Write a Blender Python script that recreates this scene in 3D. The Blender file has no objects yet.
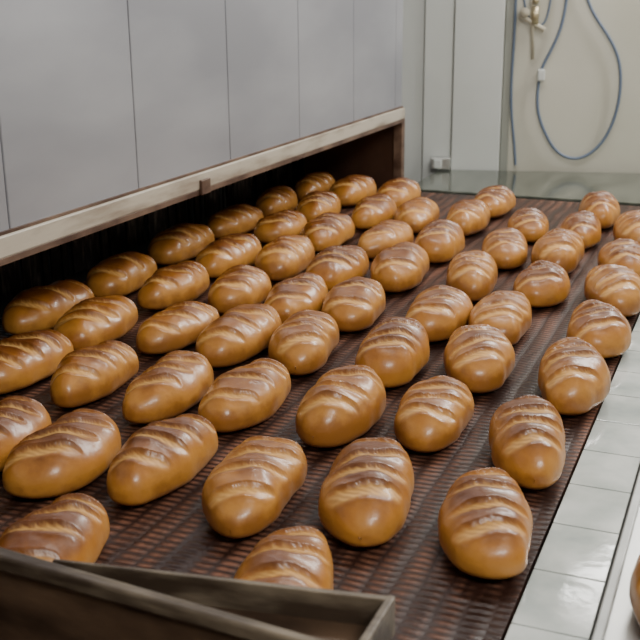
import bpy, bmesh, math, random
from mathutils import Vector, Matrix
random.seed(11)
ZB=0.9
col=bpy.context.scene.collection

# ---------------- helpers ----------------
def newmat(name, base=(.5,.5,.5), rough=.5, metal=0., spec=.5):
    m=bpy.data.materials.new(name); m.use_nodes=True
    nt=m.node_tree; b=nt.nodes['Principled BSDF']
    b.inputs['Base Color'].default_value=(*base,1); b.inputs['Roughness'].default_value=rough
    b.inputs['Metallic'].default_value=metal; b.inputs['Specular IOR Level'].default_value=spec
    return m,nt,b
def N(nt,t,**k):
    n=nt.nodes.new(t)
    for a,v in k.items(): setattr(n,a,v)
    return n
def noise_mat(name,c1,c2,scale=5,rough=.5,metal=0.,stretch=(1,1,1),bump=0.,lo=.35,hi=.65,detail=5,r2=None,bscale=None,spec=.5):
    m,nt,b=newmat(name,c1,rough,metal,spec)
    tc=N(nt,'ShaderNodeTexCoord'); mp=N(nt,'ShaderNodeMapping'); mp.inputs['Scale'].default_value=stretch
    no=N(nt,'ShaderNodeTexNoise'); no.inputs['Scale'].default_value=scale; no.inputs['Detail'].default_value=detail
    cr=N(nt,'ShaderNodeValToRGB'); cr.color_ramp.elements[0].position=lo; cr.color_ramp.elements[1].position=hi
    cr.color_ramp.elements[0].color=(*c1,1); cr.color_ramp.elements[1].color=(*c2,1)
    L=nt.links.new
    L(tc.outputs['Object'],mp.inputs[0]); L(mp.outputs[0],no.inputs['Vector']); L(no.outputs['Fac'],cr.inputs[0]); L(cr.outputs[0],b.inputs['Base Color'])
    if r2 is not None:
        mr=N(nt,'ShaderNodeMapRange'); mr.inputs['To Min'].default_value=rough; mr.inputs['To Max'].default_value=r2
        mr.inputs['From Min'].default_value=.3; mr.inputs['From Max'].default_value=.7
        L(no.outputs['Fac'],mr.inputs['Value']); L(mr.outputs[0],b.inputs['Roughness'])
    if bump:
        n2=N(nt,'ShaderNodeTexNoise'); n2.inputs['Scale'].default_value=bscale or scale*4; n2.inputs['Detail'].default_value=4
        L(mp.outputs[0],n2.inputs['Vector'])
        bp=N(nt,'ShaderNodeBump'); bp.inputs['Strength'].default_value=bump; bp.inputs['Distance'].default_value=.003
        L(n2.outputs['Fac'],bp.inputs['Height']); L(bp.outputs[0],b.inputs['Normal'])
    return m
def empty(name,loc=(0,0,0)):
    e=bpy.data.objects.new(name,None); e.location=loc; col.objects.link(e); return e
def finish(name,bm,mat,parent=None,smooth=False,bevel=0,seg=2):
    me=bpy.data.meshes.new(name); bm.normal_update(); bm.to_mesh(me); bm.free()
    o=bpy.data.objects.new(name,me); col.objects.link(o)
    if mat: me.materials.append(mat)
    if smooth:
        for p in me.polygons: p.use_smooth=True
    if bevel:
        md=o.modifiers.new('bev','BEVEL'); md.width=bevel; md.segments=seg; md.limit_method='ANGLE'
    if parent: o.parent=parent
    return o
def addbox(bm,x0,x1,y0,y1,z0,z1,slope=0):
    v=[bm.verts.new((x,y,z-slope*(y-.2))) for z in (z0,z1) for x,y in ((x0,y0),(x1,y0),(x1,y1),(x0,y1))]
    for f in ((3,2,1,0),(4,5,6,7),(0,1,5,4),(1,2,6,5),(2,3,7,6),(3,0,4,7)): bm.faces.new([v[i] for i in f])
def box(name,x0,x1,y0,y1,z0,z1,mat,parent=None,bevel=0,slope=0):
    bm=bmesh.new(); addbox(bm,x0,x1,y0,y1,z0+ZB,z1+ZB,slope)
    return finish(name,bm,mat,parent,bevel=bevel)
def hexa(bm,pts,z0,z1):
    n=len(pts)
    lo=[bm.verts.new((x,y,z0)) for x,y in pts]; hi=[bm.verts.new((x,y,z1)) for x,y in pts]
    bm.faces.new(lo[::-1]); bm.faces.new(hi)
    for i in range(n):
        j=(i+1)%n; bm.faces.new((lo[i],lo[j],hi[j],hi[i]))
def addcyl(bm,p0,p1,r,seg=20):
    p0=Vector(p0);p1=Vector(p1);d=p1-p0
    M=Matrix.Translation((p0+p1)/2)@d.to_track_quat('Z','Y').to_matrix().to_4x4()
    bmesh.ops.create_cone(bm,cap_ends=True,segments=seg,radius1=r,radius2=r,depth=d.length,matrix=M)
def tube(name,pts,r,mat,parent=None):
    cu=bpy.data.curves.new(name,'CURVE'); cu.dimensions='3D'; cu.bevel_depth=r; cu.bevel_resolution=5; cu.resolution_u=16
    s=cu.splines.new('NURBS'); s.points.add(len(pts)-1)
    for q,pt in zip(s.points,pts): q.co=(*pt,1)
    s.use_endpoint_u=True; s.order_u=4; cu.use_fill_caps=True
    o=bpy.data.objects.new(name,cu); col.objects.link(o); cu.materials.append(mat)
    if parent: o.parent=parent
    return o

# ---------------- materials ----------------
M_panel=noise_mat('brushed_steel_panel',(.255,.26,.29),(.34,.345,.37),scale=1.6,rough=.40,metal=.35,stretch=(1,1,3),bump=.04,r2=.5)
M_seam=newmat('seam_dark',(.05,.04,.035),.7)[0]
M_beam=noise_mat('beam_painted_metal',(.45,.41,.34),(.15,.10,.065),scale=8,rough=.45,metal=.1,stretch=(1,.6,3),bump=.15,lo=.46,hi=.74,detail=9)
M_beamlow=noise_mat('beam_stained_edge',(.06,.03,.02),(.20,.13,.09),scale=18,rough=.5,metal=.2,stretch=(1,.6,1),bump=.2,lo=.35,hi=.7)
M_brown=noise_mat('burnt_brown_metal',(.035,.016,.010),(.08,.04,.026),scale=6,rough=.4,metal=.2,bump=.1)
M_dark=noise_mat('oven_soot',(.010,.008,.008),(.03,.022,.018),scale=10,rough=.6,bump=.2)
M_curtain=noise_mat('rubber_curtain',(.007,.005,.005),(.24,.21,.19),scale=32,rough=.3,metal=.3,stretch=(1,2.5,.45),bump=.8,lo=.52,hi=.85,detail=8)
M_wall=noise_mat('cream_wall',(.48,.47,.39),(.56,.545,.465),scale=2,rough=.42,bump=.03)
M_white=noise_mat('white_paint',(.55,.575,.555),(.61,.63,.61),scale=3,rough=.4,bump=.02)
M_edgeshade=newmat('shaded_edge_grey',(.26,.27,.24),.5)[0]  # darker grey paints in the shade on the door panel's right side
M_floor=noise_mat('concrete_floor',(.22,.21,.2),(.3,.29,.27),scale=3,rough=.6,bump=.1)
M_ceil=newmat('ceiling_white',(.7,.7,.68),.8)[0]
M_table=noise_mat('steel_table_top',(.10,.112,.09),(.19,.205,.17),scale=3,rough=.14,metal=.6,stretch=(6,1,1),bump=.04)
M_steel=noise_mat('steel',(.42,.43,.42),(.52,.52,.50),scale=6,rough=.35,metal=.7,bump=.05)
M_rail=noise_mat('grey_rail',(.32,.33,.32),(.42,.43,.41),scale=12,rough=.4,metal=.2,bump=.1)
M_tile=noise_mat('glazed_tile',(.34,.385,.37),(.58,.605,.58),scale=11,rough=.04,r2=.12,bump=.5,bscale=8)
M_grout=newmat('grout',(.08,.08,.07),.8)[0]
M_chute=noise_mat('worn_chute_metal',(.042,.028,.018),(.23,.185,.13),scale=11,rough=.45,metal=.0,stretch=(.7,2.5,2.5),bump=.45,lo=.42,hi=.70,detail=12)
M_chutein=noise_mat('chute_inside',(.030,.017,.010),(.15,.092,.055),scale=9,rough=.4,metal=.0,stretch=(.6,1,1.5),bump=.4,detail=10)
M_hose=newmat('blue_grey_hose',(.12,.16,.23),.4)[0]
M_brass=newmat('brass',(.45,.38,.24),.35,.6)[0]
M_pipe=newmat('beige_pipe',(.50,.46,.36),.5)[0]

# belt
m,nt,b=newmat('woven_belt',(.05,.02,.015),.5,.0,.3); L=nt.links.new
tc=N(nt,'ShaderNodeTexCoord'); sx=N(nt,'ShaderNodeSeparateXYZ'); L(tc.outputs['Object'],sx.inputs[0])
def math_(op,a,bb=None,c=None):
    n=N(nt,'ShaderNodeMath',operation=op)
    for i,v in enumerate((a,bb,c)):
        if v is None: continue
        if isinstance(v,(int,float)): n.inputs[i].default_value=v
        else: L(v,n.inputs[i])
    return n.outputs[0]
n0=N(nt,'ShaderNodeTexNoise'); n0.inputs['Scale'].default_value=9; n0.inputs['Detail'].default_value=3; L(tc.outputs['Object'],n0.inputs['Vector'])
xw=math_('ADD',sx.outputs[0],math_('MULTIPLY',n0.outputs['Fac'],.012))
yw=math_('ADD',sx.outputs[1],math_('MULTIPLY',n0.outputs['Fac'],.020))
fx=math_('SINE',math_('MULTIPLY',xw,2*math.pi/.030))
fy=math_('SINE',math_('MULTIPLY',yw,2*math.pi/.0135))
mask=math_('MULTIPLY',math_('POWER',math_('MULTIPLY_ADD',fx,.5,.5),.6),math_('POWER',math_('MULTIPLY_ADD',fy,.5,.5),.8))
no=N(nt,'ShaderNodeTexNoise'); no.inputs['Scale'].default_value=8; no.inputs['Detail'].default_value=9; no.inputs['Roughness'].default_value=.7
mp=N(nt,'ShaderNodeMapping'); mp.inputs['Scale'].default_value=(3,.35,1); L(tc.outputs['Object'],mp.inputs[0]); L(mp.outputs[0],no.inputs['Vector'])
mk=math_('MULTIPLY',mask,math_('MULTIPLY_ADD',no.outputs['Fac'],6.0,-2.45))
mk.node.use_clamp=True
mx=N(nt,'ShaderNodeMix',data_type='RGBA'); L(mk,mx.inputs[0])
mx.inputs[6].default_value=(.024,.010,.007,1); mx.inputs[7].default_value=(.185,.080,.048,1)
L(mx.outputs[2],b.inputs['Base Color'])
L(math_('MULTIPLY_ADD',no.outputs['Fac'],.5,.18),b.inputs['Roughness'])
bp=N(nt,'ShaderNodeBump'); bp.inputs['Strength'].default_value=.8; bp.inputs['Distance'].default_value=.002
L(mask,bp.inputs['Height']); L(bp.outputs[0],b.inputs['Normal'])
M_belt=m

# bread crust
m,nt,b=newmat('glazed_bread_crust',(.5,.2,.05),.3); L=nt.links.new
at=N(nt,'ShaderNodeAttribute',attribute_name='crust'); sc=N(nt,'ShaderNodeSeparateColor'); L(at.outputs['Color'],sc.inputs[0])
tc=N(nt,'ShaderNodeTexCoord'); oi=N(nt,'ShaderNodeObjectInfo')
no=N(nt,'ShaderNodeTexNoise'); no.inputs['Scale'].default_value=22; no.inputs['Detail'].default_value=8; no.inputs['Roughness'].default_value=.6
va=N(nt,'ShaderNodeVectorMath',operation='ADD'); cx=N(nt,'ShaderNodeCombineXYZ'); L(oi.outputs['Random'],cx.inputs[0]); L(oi.outputs['Random'],cx.inputs[2])
vm=N(nt,'ShaderNodeVectorMath',operation='SCALE'); vm.inputs['Scale'].default_value=20; L(cx.outputs[0],vm.inputs[0])
L(tc.outputs['Object'],va.inputs[0]); L(vm.outputs[0],va.inputs[1]); L(va.outputs[0],no.inputs['Vector'])
h=math_('ADD',sc.outputs[0],math_('MULTIPLY_ADD',no.outputs['Fac'],1.0,-.50))
h=math_('ADD',h,math_('MULTIPLY_ADD',oi.outputs['Random'],.40,-.18))
cr=N(nt,'ShaderNodeValToRGB'); L(h,cr.inputs[0])
e=cr.color_ramp.elements
e[0].position=0; e[0].color=(.30,.120,.024,1)
e[1].position=1; e[1].color=(.130,.038,.006,1)
q=e.new(.22); q.color=(.47,.210,.040,1)
q=e.new(.48); q.color=(.385,.152,.024,1)
q=e.new(.74); q.color=(.225,.076,.011,1)
m1=N(nt,'ShaderNodeMix',data_type='RGBA'); L(sc.outputs[1],m1.inputs[0]); L(cr.outputs[0],m1.inputs[6]); m1.inputs[7].default_value=(.68,.38,.115,1)
m2=N(nt,'ShaderNodeMix',data_type='RGBA'); L(sc.outputs[2],m2.inputs[0]); L(m1.outputs[2],m2.inputs[6]); m2.inputs[7].default_value=(.098,.027,.004,1)
L(m2.outputs[2],b.inputs['Base Color'])
rr=math_('ADD',math_('MULTIPLY_ADD',sc.outputs[1],.18,.24),math_('MULTIPLY',no.outputs['Fac'],.28)); L(rr,b.inputs['Roughness'])
n2=N(nt,'ShaderNodeTexNoise'); n2.inputs['Scale'].default_value=60; n2.inputs['Detail'].default_value=6; L(va.outputs[0],n2.inputs['Vector'])
bp=N(nt,'ShaderNodeBump'); bp.inputs['Strength'].default_value=.42; bp.inputs['Distance'].default_value=.002
L(n2.outputs['Fac'],bp.inputs['Height']); L(bp.outputs[0],b.inputs['Normal'])
b.inputs['Coat Weight'].default_value=.20; b.inputs['Coat Roughness'].default_value=.14
L(bp.outputs[0],b.inputs['Coat Normal'])
M_bread=m

# ---------------- loaves ----------------
def loaf_mesh(k):
    r=random.Random(300+k)
    Ln=.231*r.uniform(.93,1.07); Wd=.113*r.uniform(.94,1.05); H=.080*r.uniform(.92,1.07)
    ncut=r.choice([3,4,4,4,4]); NU,NV=136,104
    bend=r.uniform(-.007,.007); taper=r.uniform(-.11,.11)
    tilt=r.uniform(.18,.50)
    cuts=[((-.80+1.34*i/(ncut-1)+r.uniform(-.06,.06))*Ln*.5*.92,r.uniform(.75,1.25),r.uniform(-.15,.15)) for i in range(ncut)]
    me=bpy.data.meshes.new('loaf_%d'%k); bm=bmesh.new()
    cl=bm.loops.layers.color.new('crust')
    data={}
    def sgnp(v,e): return math.copysign(abs(v)**e,v)
    def ss(a,b,x):
        x=max(0,min(1,(x-a)/(b-a))); return x*x*(3-2*x)
    pe=r.uniform(2.2,2.6)
    def pt(i,j):
        phi=math.pi*i/NU; t=-math.cos(phi)
        w=max(0,1-abs(t)**pe)**.46
        hh=max(0,1-abs(t)**2.9)**.50
        th=2*math.pi*j/NV
        c,s=math.cos(th),math.sin(th)
        X=.5*Wd*w*sgnp(c,.92)*(1+taper*t)
        zc=.36*H
        if s>=0: Z=zc+(H-zc)*hh*sgnp(s,.95)
        else: Z=zc+zc*hh**.55*sgnp(s,.62)
        Y=.5*Ln*t
        X+=bend*(1-t*t)*2
        cut=0;ear=0;dz=0
        up=ss(.30,.62,s)*ss(.42,.60,Z/H) if s>0 else 0
        if up>0:
            for a,wf,tl in cuts:
                f=Y-a-(tilt+tl)*X-3.5*X*X*(1 if a>0 else .6)+.0012*math.sin(X*160+a*90)+.0004*math.sin(X*520+a*200)
                endf=max(0,1-(abs(X)/(Wd*.49))**5)
                Wc=.018*wf*(.50+.50*endf)
                e_=up*endf
                if -.004<f<Wc+.003:
                    g=ss(-.004,Wc,f)*(1-ss(Wc-.001,Wc+.003,f))
                    dz-=.0052*g*e_
                    rag=.86+.14*math.sin(X*500+f*700+a*100)
                    cut=max(cut,ss(-.004,.004,f)*(1-ss(Wc-.002,Wc+.0015,f))*e_*rag)
                if f>Wc-.001:
                    q=ss(Wc-.001,Wc+.003,f)*math.exp(-max(0,f-Wc-.002)/.009)
                    dz+=.0028*q*e_
                    ear=max(ear,q*e_*.75*math.exp(-max(0,f-Wc-.002)/.008))
                if -.016<f<=.0:
                    dz+=.0012*math.exp(-((f+.006)/.004)**2)*e_
                    ear=max(ear,.45*math.exp(-((f+.005)/.005)**2)*e_)
        Z+=dz
        l=.0016*math.sin(Y*55+k)+.0014*math.sin(X*90+Y*40+k*2)+.0006*math.sin(Y*130+X*60+k*3)
        Z+=l*max(0,s); X+=l*c
        return (X,Y,max(0,Z)),(max(0,min(1,(Z/H-.05)*1.0)),cut,min(1,ear))
    rows=[]
    for i in range(NU+1):
        if i in (0,NU):
            co,d=pt(i,0); v=bm.verts.new((co[0],co[1],.36*H)); data[v]=(.3,0,0); rows.append([v])
        else:
            rr_=[]
            for j in range(NV):
                co,d=pt(i,j); v=bm.verts.new(co); data[v]=d; rr_.append(v)
            rows.append(rr_)
    for i in range(NU):
        a,b_=rows[i],rows[i+1]
        for j in range(NV):
            jn=(j+1)%NV
            if len(a)==1: f=bm.faces.new((a[0],b_[jn],b_[j]))
            elif len(b_)==1: f=bm.faces.new((a[j],a[jn],b_[0]))
            else: f=bm.faces.new((a[j],a[jn],b_[jn],b_[j]))
            f.smooth=True
    bmesh.ops.recalc_face_normals(bm,faces=bm.faces)
    for f in bm.faces:
        for lp in f.loops: lp[cl]=(*data[lp.vert],1)
    bm.to_mesh(me); bm.free(); me.materials.append(M_bread); return me
NVAR=24
variants=[loaf_mesh(k) for k in range(NVAR)]
LO="""5,3 -156,32 -299,-6 -456,15 -603,-17 7,257 -151,315 -293,273 -459,277 -599,261 -734,264 -889,274 5,538 -157,571 -297,540 -461,542 -600,538 -739,551 -891,507 -1040,558 7,808 -161,818 -297,795 -464,805 -600,801 -743,812 -895,798 -1033,826 6,1085 -152,1085 -293,1094 -466,1104 -601,1053 -751,1097 -896,1075 -1055,1138 3,1357 -150,1362 -289,1386 -457,1381 -608,1373 -759,1391 -920,1423 -1064,1439 -12,1665 -143,1642 -290,1679 -463,1685 -605,1677 -750,1683 -909,1687 -1062,1711 -732,-5 -162,-224 -458,-250 -138,1904 -450,1948 -750,1956 -905,1958 -1047,1989 226,-30"""
order=[]
for n,s in enumerate(LO.split()):
    if not order: order=list(range(NVAR)); random.shuffle(order)
    x,y=[int(a)/1000 for a in s.split(',')]
    o=bpy.data.objects.new('bread_loaf',variants[order.pop()]); col.objects.link(o)
    o.location=(x,y+.010,ZB+.0008)
    a=random.uniform(-7,7)+max(0,9+x*9)
    if n==0: a=15; o.location.y+=.008
    if n==60: a=-2
    o.rotation_euler=(0,0,math.radians(a))
    s_=random.uniform(.96,1.04); o.scale=(s_,s_*random.uniform(.97,1.04),s_*random.uniform(.94,1.05))

# ---------------- conveyor ----------------
cv=empty('conveyor_belt')
bm=bmesh.new()
addbox(bm,-1.17,.064,-.75,2.215,ZB-.012,ZB); finish('belt_surface',bm,M_belt,cv)
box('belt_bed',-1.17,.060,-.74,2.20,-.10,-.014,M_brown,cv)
bm=bmesh.new(); addcyl(bm,(-1.16,2.2,ZB-.055),(.06,2.2,ZB-.055),.035); addcyl(bm,(-1.16,-.74,ZB-.055),(.06,-.74,ZB-.055),.035); finish('rollers',bm,M_steel,cv,smooth=True)
for i,(x,y) in enumerate([(-.78,-.6),(.0,-.6),(-.78,2.1),(.0,2.1),(0,.8)]):
    box('leg_%d'%i,x-.025,x+.025,y-.025,y+.025,-ZB,-.10,M_steel,cv)

# tiled ledge to the right of the belt
tl=empty('tiled_ledge')
box('ledge_core',.066,.152,-.75,2.2,-.25,-.006,M_grout,tl)
bm=bmesh.new(); y=-.74
while y<2.19:
    addbox(bm,.0680,.1500,y,min(y+.1175,2.198),ZB-.006,ZB+.001); y+=.120
finish('tiles',bm,M_tile,tl,bevel=.0008)
box('ledge_apron',.068,.150,-.74,2.19,-ZB,-.25,M_white,tl)
# second steel shelf with rail
ss=empty('cooling_shelf')
box('shelf_top',.155,.62,-.75,2.2,-.02,0,M_steel,ss)
box('rail',.154,.165,-.75,2.2,.0,.010,M_rail,ss,bevel=.002)
for i,(x,y) in enumerate([(.2,-.6),(.58,-.6),(.2,2.1),(.58,2.1)]):
    box('leg_%d'%i,x-.02,x+.02,y-.02,y+.02,-ZB,-.02,M_steel,ss)

# ---------------- oven ----------------
ov=empty('tunnel_oven')
XO=-.83; SL=.0055
ys=[-1.4,-.95,-.56,-.17,.222,.612,1.002,1.395,1.79,2.17,2.24]
for i in range(len(ys)-1):
    box('panel_%d'%i,XO-.06,XO-.010,ys[i]+.0016,ys[i+1]-.0016,.262,1.75,M_panel,ov,bevel=.002,slope=SL)
box('panel_backing',XO-.10,XO-.055,-1.4,2.235,.262,1.74,M_seam,ov)
box('beam_face',XO-.05,XO,-1.4,2.245,.247,.283,M_beam,ov,bevel=.003,slope=SL)
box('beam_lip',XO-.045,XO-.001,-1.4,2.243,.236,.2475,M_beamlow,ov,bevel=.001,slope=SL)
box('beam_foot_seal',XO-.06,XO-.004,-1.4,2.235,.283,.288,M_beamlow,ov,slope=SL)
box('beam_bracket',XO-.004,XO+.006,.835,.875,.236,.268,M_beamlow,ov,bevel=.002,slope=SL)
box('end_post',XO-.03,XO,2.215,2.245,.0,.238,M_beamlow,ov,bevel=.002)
box('end_plate',-1.45,XO-.03,2.225,2.245,-.1,.247,M_brown,ov)
box('oven_body_top',-2.2,XO-.10,-1.4,2.24,.27,1.74,M_panel,ov)
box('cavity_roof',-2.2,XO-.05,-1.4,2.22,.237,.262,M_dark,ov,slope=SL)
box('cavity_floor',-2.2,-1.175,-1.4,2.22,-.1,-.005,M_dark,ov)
box('oven_base',-2.2,-1.175,-1.4,2.24,-ZB,-.1,M_panel,ov)
bm=bmesh.new(); y=-1.38
while y<2.2:
    w=random.uniform(.028,.04); dx=random.uniform(-.006,.006); a=random.uniform(-.008,.008)
    hexa(bm,[(-1.185+dx+a,y),(-1.180+dx+a,y),(-1.180+dx-a,y+w),(-1.185+dx-a,y+w)],ZB+.02+random.uniform(-.01,.015),ZB+.24); y+=w+.003
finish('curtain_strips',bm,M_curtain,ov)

# ---------------- metal chute in the foreground ----------------
ch=empty('metal_chute')
def near(x): return -.347-(x+.80)*.0753
def pr(name,prof_l,prof_r,mat,bev=.0015):
    bm=bmesh.new(); a=[bm.verts.new(p) for p in prof_l]; c=[bm.verts.new(p) for p in prof_r]; n=len(a)
    for i in range(n):
        j=(i+1)%n; bm.faces.new((a[i],a[j],c[j],c[i]))
    bm.faces.new(a[::-1]); bm.faces.new(c); bmesh.ops.recalc_face_normals(bm,faces=bm.faces)
    return finish(name,bm,mat,ch,bevel=bev)
def prof(x,y0,y1,z0,z1): return [(x,y0,ZB+z0),(x,y1,ZB+z0),(x,y1,ZB+z1),(x,y0,ZB+z1)]
xr=-.012
pr('near_rim',prof(-.80,near(-.8)-.022,near(-.8),.100,.120),prof(xr,near(xr)-.012,near(xr),.105,.120),M_chute,.003)
pr('near_wall',prof(-.80,near(-.8)-.012,near(-.8)-.008,.0,.103),prof(xr,near(xr)-.008,near(xr)-.004,.0,.107),M_chutein,.001)
def far(x): return -.374+(x+.30)*.163
pr('far_rim',prof(-.34,far(-.34),far(-.34)+.004,.08,.1195),prof(-.006,far(-.006),far(-.006)+.008,.08,.1195),M_chute,.001)
pr('end_rim',[(-.013,near(-.013)-.008,ZB+.08),(-.005,near(-.013)-.008,ZB+.08),(-.005,near(-.013)-.008,ZB+.12),(-.013,near(-.013)-.008,ZB+.12)],
   [(-.013,far(-.006)+.008,ZB+.08),(-.005,far(-.006)+.008,ZB+.08),(-.005,far(-.006)+.008,ZB+.12),(-.013,far(-.006)+.008,ZB+.12)],M_chute,.0015)
bm=bmesh.new(); hexa(bm,[(-.34,near(-.34)-.004),(-.01,near(-.01)-.004),(-.01,far(-.01)+.002),(-.34,far(-.34)+.002)],ZB+.086,ZB+.09); finish('chute_floor',bm,M_chutein,ch)
box('chute_support',-.80,-.76,-.36,-.33,-.9,.10,M_chutein,ch)

# ---------------- back table ----------------
tb=empty('steel_table')
bm=bmesh.new(); hexa(bm,[(-.826,2.252),(1.2,2.252),(1.2,3.13),(-.826,2.66)],ZB-.04,ZB+.002); finish('table_top',bm,M_table,tb,bevel=.003)
for i,(x,y) in enumerate([(-.78,2.3),(1.1,2.3),(-.78,2.6),(1.1,2.95)]):
    box('leg_%d'%i,x-.02,x+.02,y-.02,y+.02,-ZB,-.04,M_steel,tb)

# ---------------- room ----------------
A=Vector((-.909,2.678,0)); D=Vector((.975,.224,0)).normalized(); Nn=Vector((-D.y,D.x,0))
def wp(u,z,off=0): return A+D*u-Nn*off+Vector((0,0,z+ZB))
def wbox(name,u0,u1,z0,z1,o0,o1,mat,parent=None,bevel=0):
    bm=bmesh.new()
    P=[wp(u0,0,o1),wp(u1,0,o1),wp(u1,0,o0),wp(u0,0,o0)]
    hexa(bm,[(q.x,q.y) for q in P],z0+ZB,z1+ZB)
    return finish(name,bm,mat,parent,bevel=bevel)
wbox('wall_back',-1.5,3.2,-ZB,1.9,-.08,0,M_wall)
wbox('trim_1',-.08,.007,-ZB,1.9,.002,.012,M_white,bevel=.002)
wbox('trim_2',.010,.112,-ZB,1.9,.002,.022,M_white,bevel=.003)
dr=empty('door_1')
wbox('door_leaf',.116,.291,-ZB,1.6,.002,.026,M_white,dr,bevel=.003)
wbox('door_edge_shade',.294,.322,-ZB,1.6,.002,.014,M_edgeshade,dr,bevel=.003)  # flat strip, the panel's shaded side edge put into its colour
bm=bmesh.new(); addbox(bm,-2.6,2.4,-3,3.6,-.05,0); finish('floor',bm,M_floor)
bm=bmesh.new(); addbox(bm,-2.6,2.4,-3,3.6,2.8,2.85); finish('ceiling',bm,M_ceil)
bm=bmesh.new(); addbox(bm,2.3,2.38,-3,3.3,0,2.8); finish('wall_right',bm,M_wall)
bm=bmesh.new(); addbox(bm,-2.6,2.3,-3.08,-3,0,2.8); finish('wall_front',bm,M_wall)
bm=bmesh.new(); addbox(bm,-2.68,-2.6,-3,2.2,0,2.8); finish('wall_left',bm,M_wall)

tube('water_hose',[wp(*q,.02) for q in [(.545,.72),(.558,.60),(.640,.498),(.703,.40),(.71,.25),(.67,.11),(.583,.035),(.50,.06),(.455,.13),(.415,.22),(.42,.33),(.43,.38),(.475,.46),(.504,.56),(.505,.72)]],.0055,M_hose)
tube('power_cable',[wp(*q,.015) for q in [(.325,.72),(.330,.50),(.322,.35),(.327,.20),(.345,.10),(.352,.02)]],.005,M_hose)
tube('drain_tube',[wp(*q,.015) for q in [(.345,.72),(.350,.60),(.375,.52),(.430,.50),(.448,.57),(.452,.72)]],.004,M_hose)
pf=empty('water_tap')
bm=bmesh.new()
addcyl(bm,wp(.375,.72,.03),wp(.395,.40,.03),.006); addcyl(bm,wp(.345,.55,.03),wp(.43,.50,.03),.009); addcyl(bm,wp(.36,.56,.0),wp(.36,.56,.045),.016)
finish('pipe',bm,M_pipe,pf,smooth=True)
bm=bmesh.new(); addcyl(bm,wp(.395,.52,.03),wp(.395,.58,.03),.014); addcyl(bm,wp(.395,.60,.01),wp(.395,.60,.06),.012); finish('valve',bm,M_brass,pf,smooth=True)
wbox('valve_handle',.415,.44,.325,.365,.008,.04,M_white,pf,bevel=.004)
jb=empty('wall_socket')
wbox('socket_box',.045,.115,.008,.050,.03,.075,M_steel,jb,bevel=.003)
wbox('socket_cover',.055,.085,.012,.045,.0755,.082,M_white,jb,bevel=.003)

# ---------------- lights ----------------
def area(name,loc,target,sx_,sy_,pw,colr=(1,1,1)):
    l=bpy.data.lights.new(name,'AREA'); l.shape='RECTANGLE'; l.size=sx_; l.size_y=sy_; l.energy=pw; l.color=colr
    o=bpy.data.objects.new(name,l); col.objects.link(o); o.location=loc
    o.rotation_euler=(Vector(target)-Vector(loc)).to_track_quat('-Z','Y').to_euler(); return o
area('window_light',(.45,2.72,2.45),(-.2,.6,.9),2.2,.45,88,(1,.975,.94))
area('fill_lamp',(-.1,1.2,2.72),(-.1,1.2,0),1.2,.12,17,(1,.97,.92))
area('fill_lamp',(1.1,-1.2,2.6),(-.4,.5,.9),1.0,.4,40,(1,.96,.90))  # added fill from the camera side, not an actual fixture
w=bpy.data.worlds.new('w'); bpy.context.scene.world=w; w.use_nodes=True
w.node_tree.nodes['Background'].inputs[0].default_value=(.95,.97,1,1); w.node_tree.nodes['Background'].inputs[1].default_value=.3

# ---------------- camera ----------------
cam=bpy.data.cameras.new('camera'); co=bpy.data.objects.new('camera',cam); col.objects.link(co)
R=Matrix.Rotation(.3931,3,'Z')@Matrix.Rotation(1.2655,3,'X')@Matrix.Rotation(-.0093,3,'Z')
co.matrix_world=Matrix.Translation((.2601,-1.1334,.6563+ZB))@R.to_4x4()
cam.sensor_width=36; cam.lens=36*1061.2/640; cam.clip_start=.02
cam.dof.use_dof=True; cam.dof.focus_distance=1.75; cam.dof.aperture_fstop=9
bpy.context.scene.camera=co
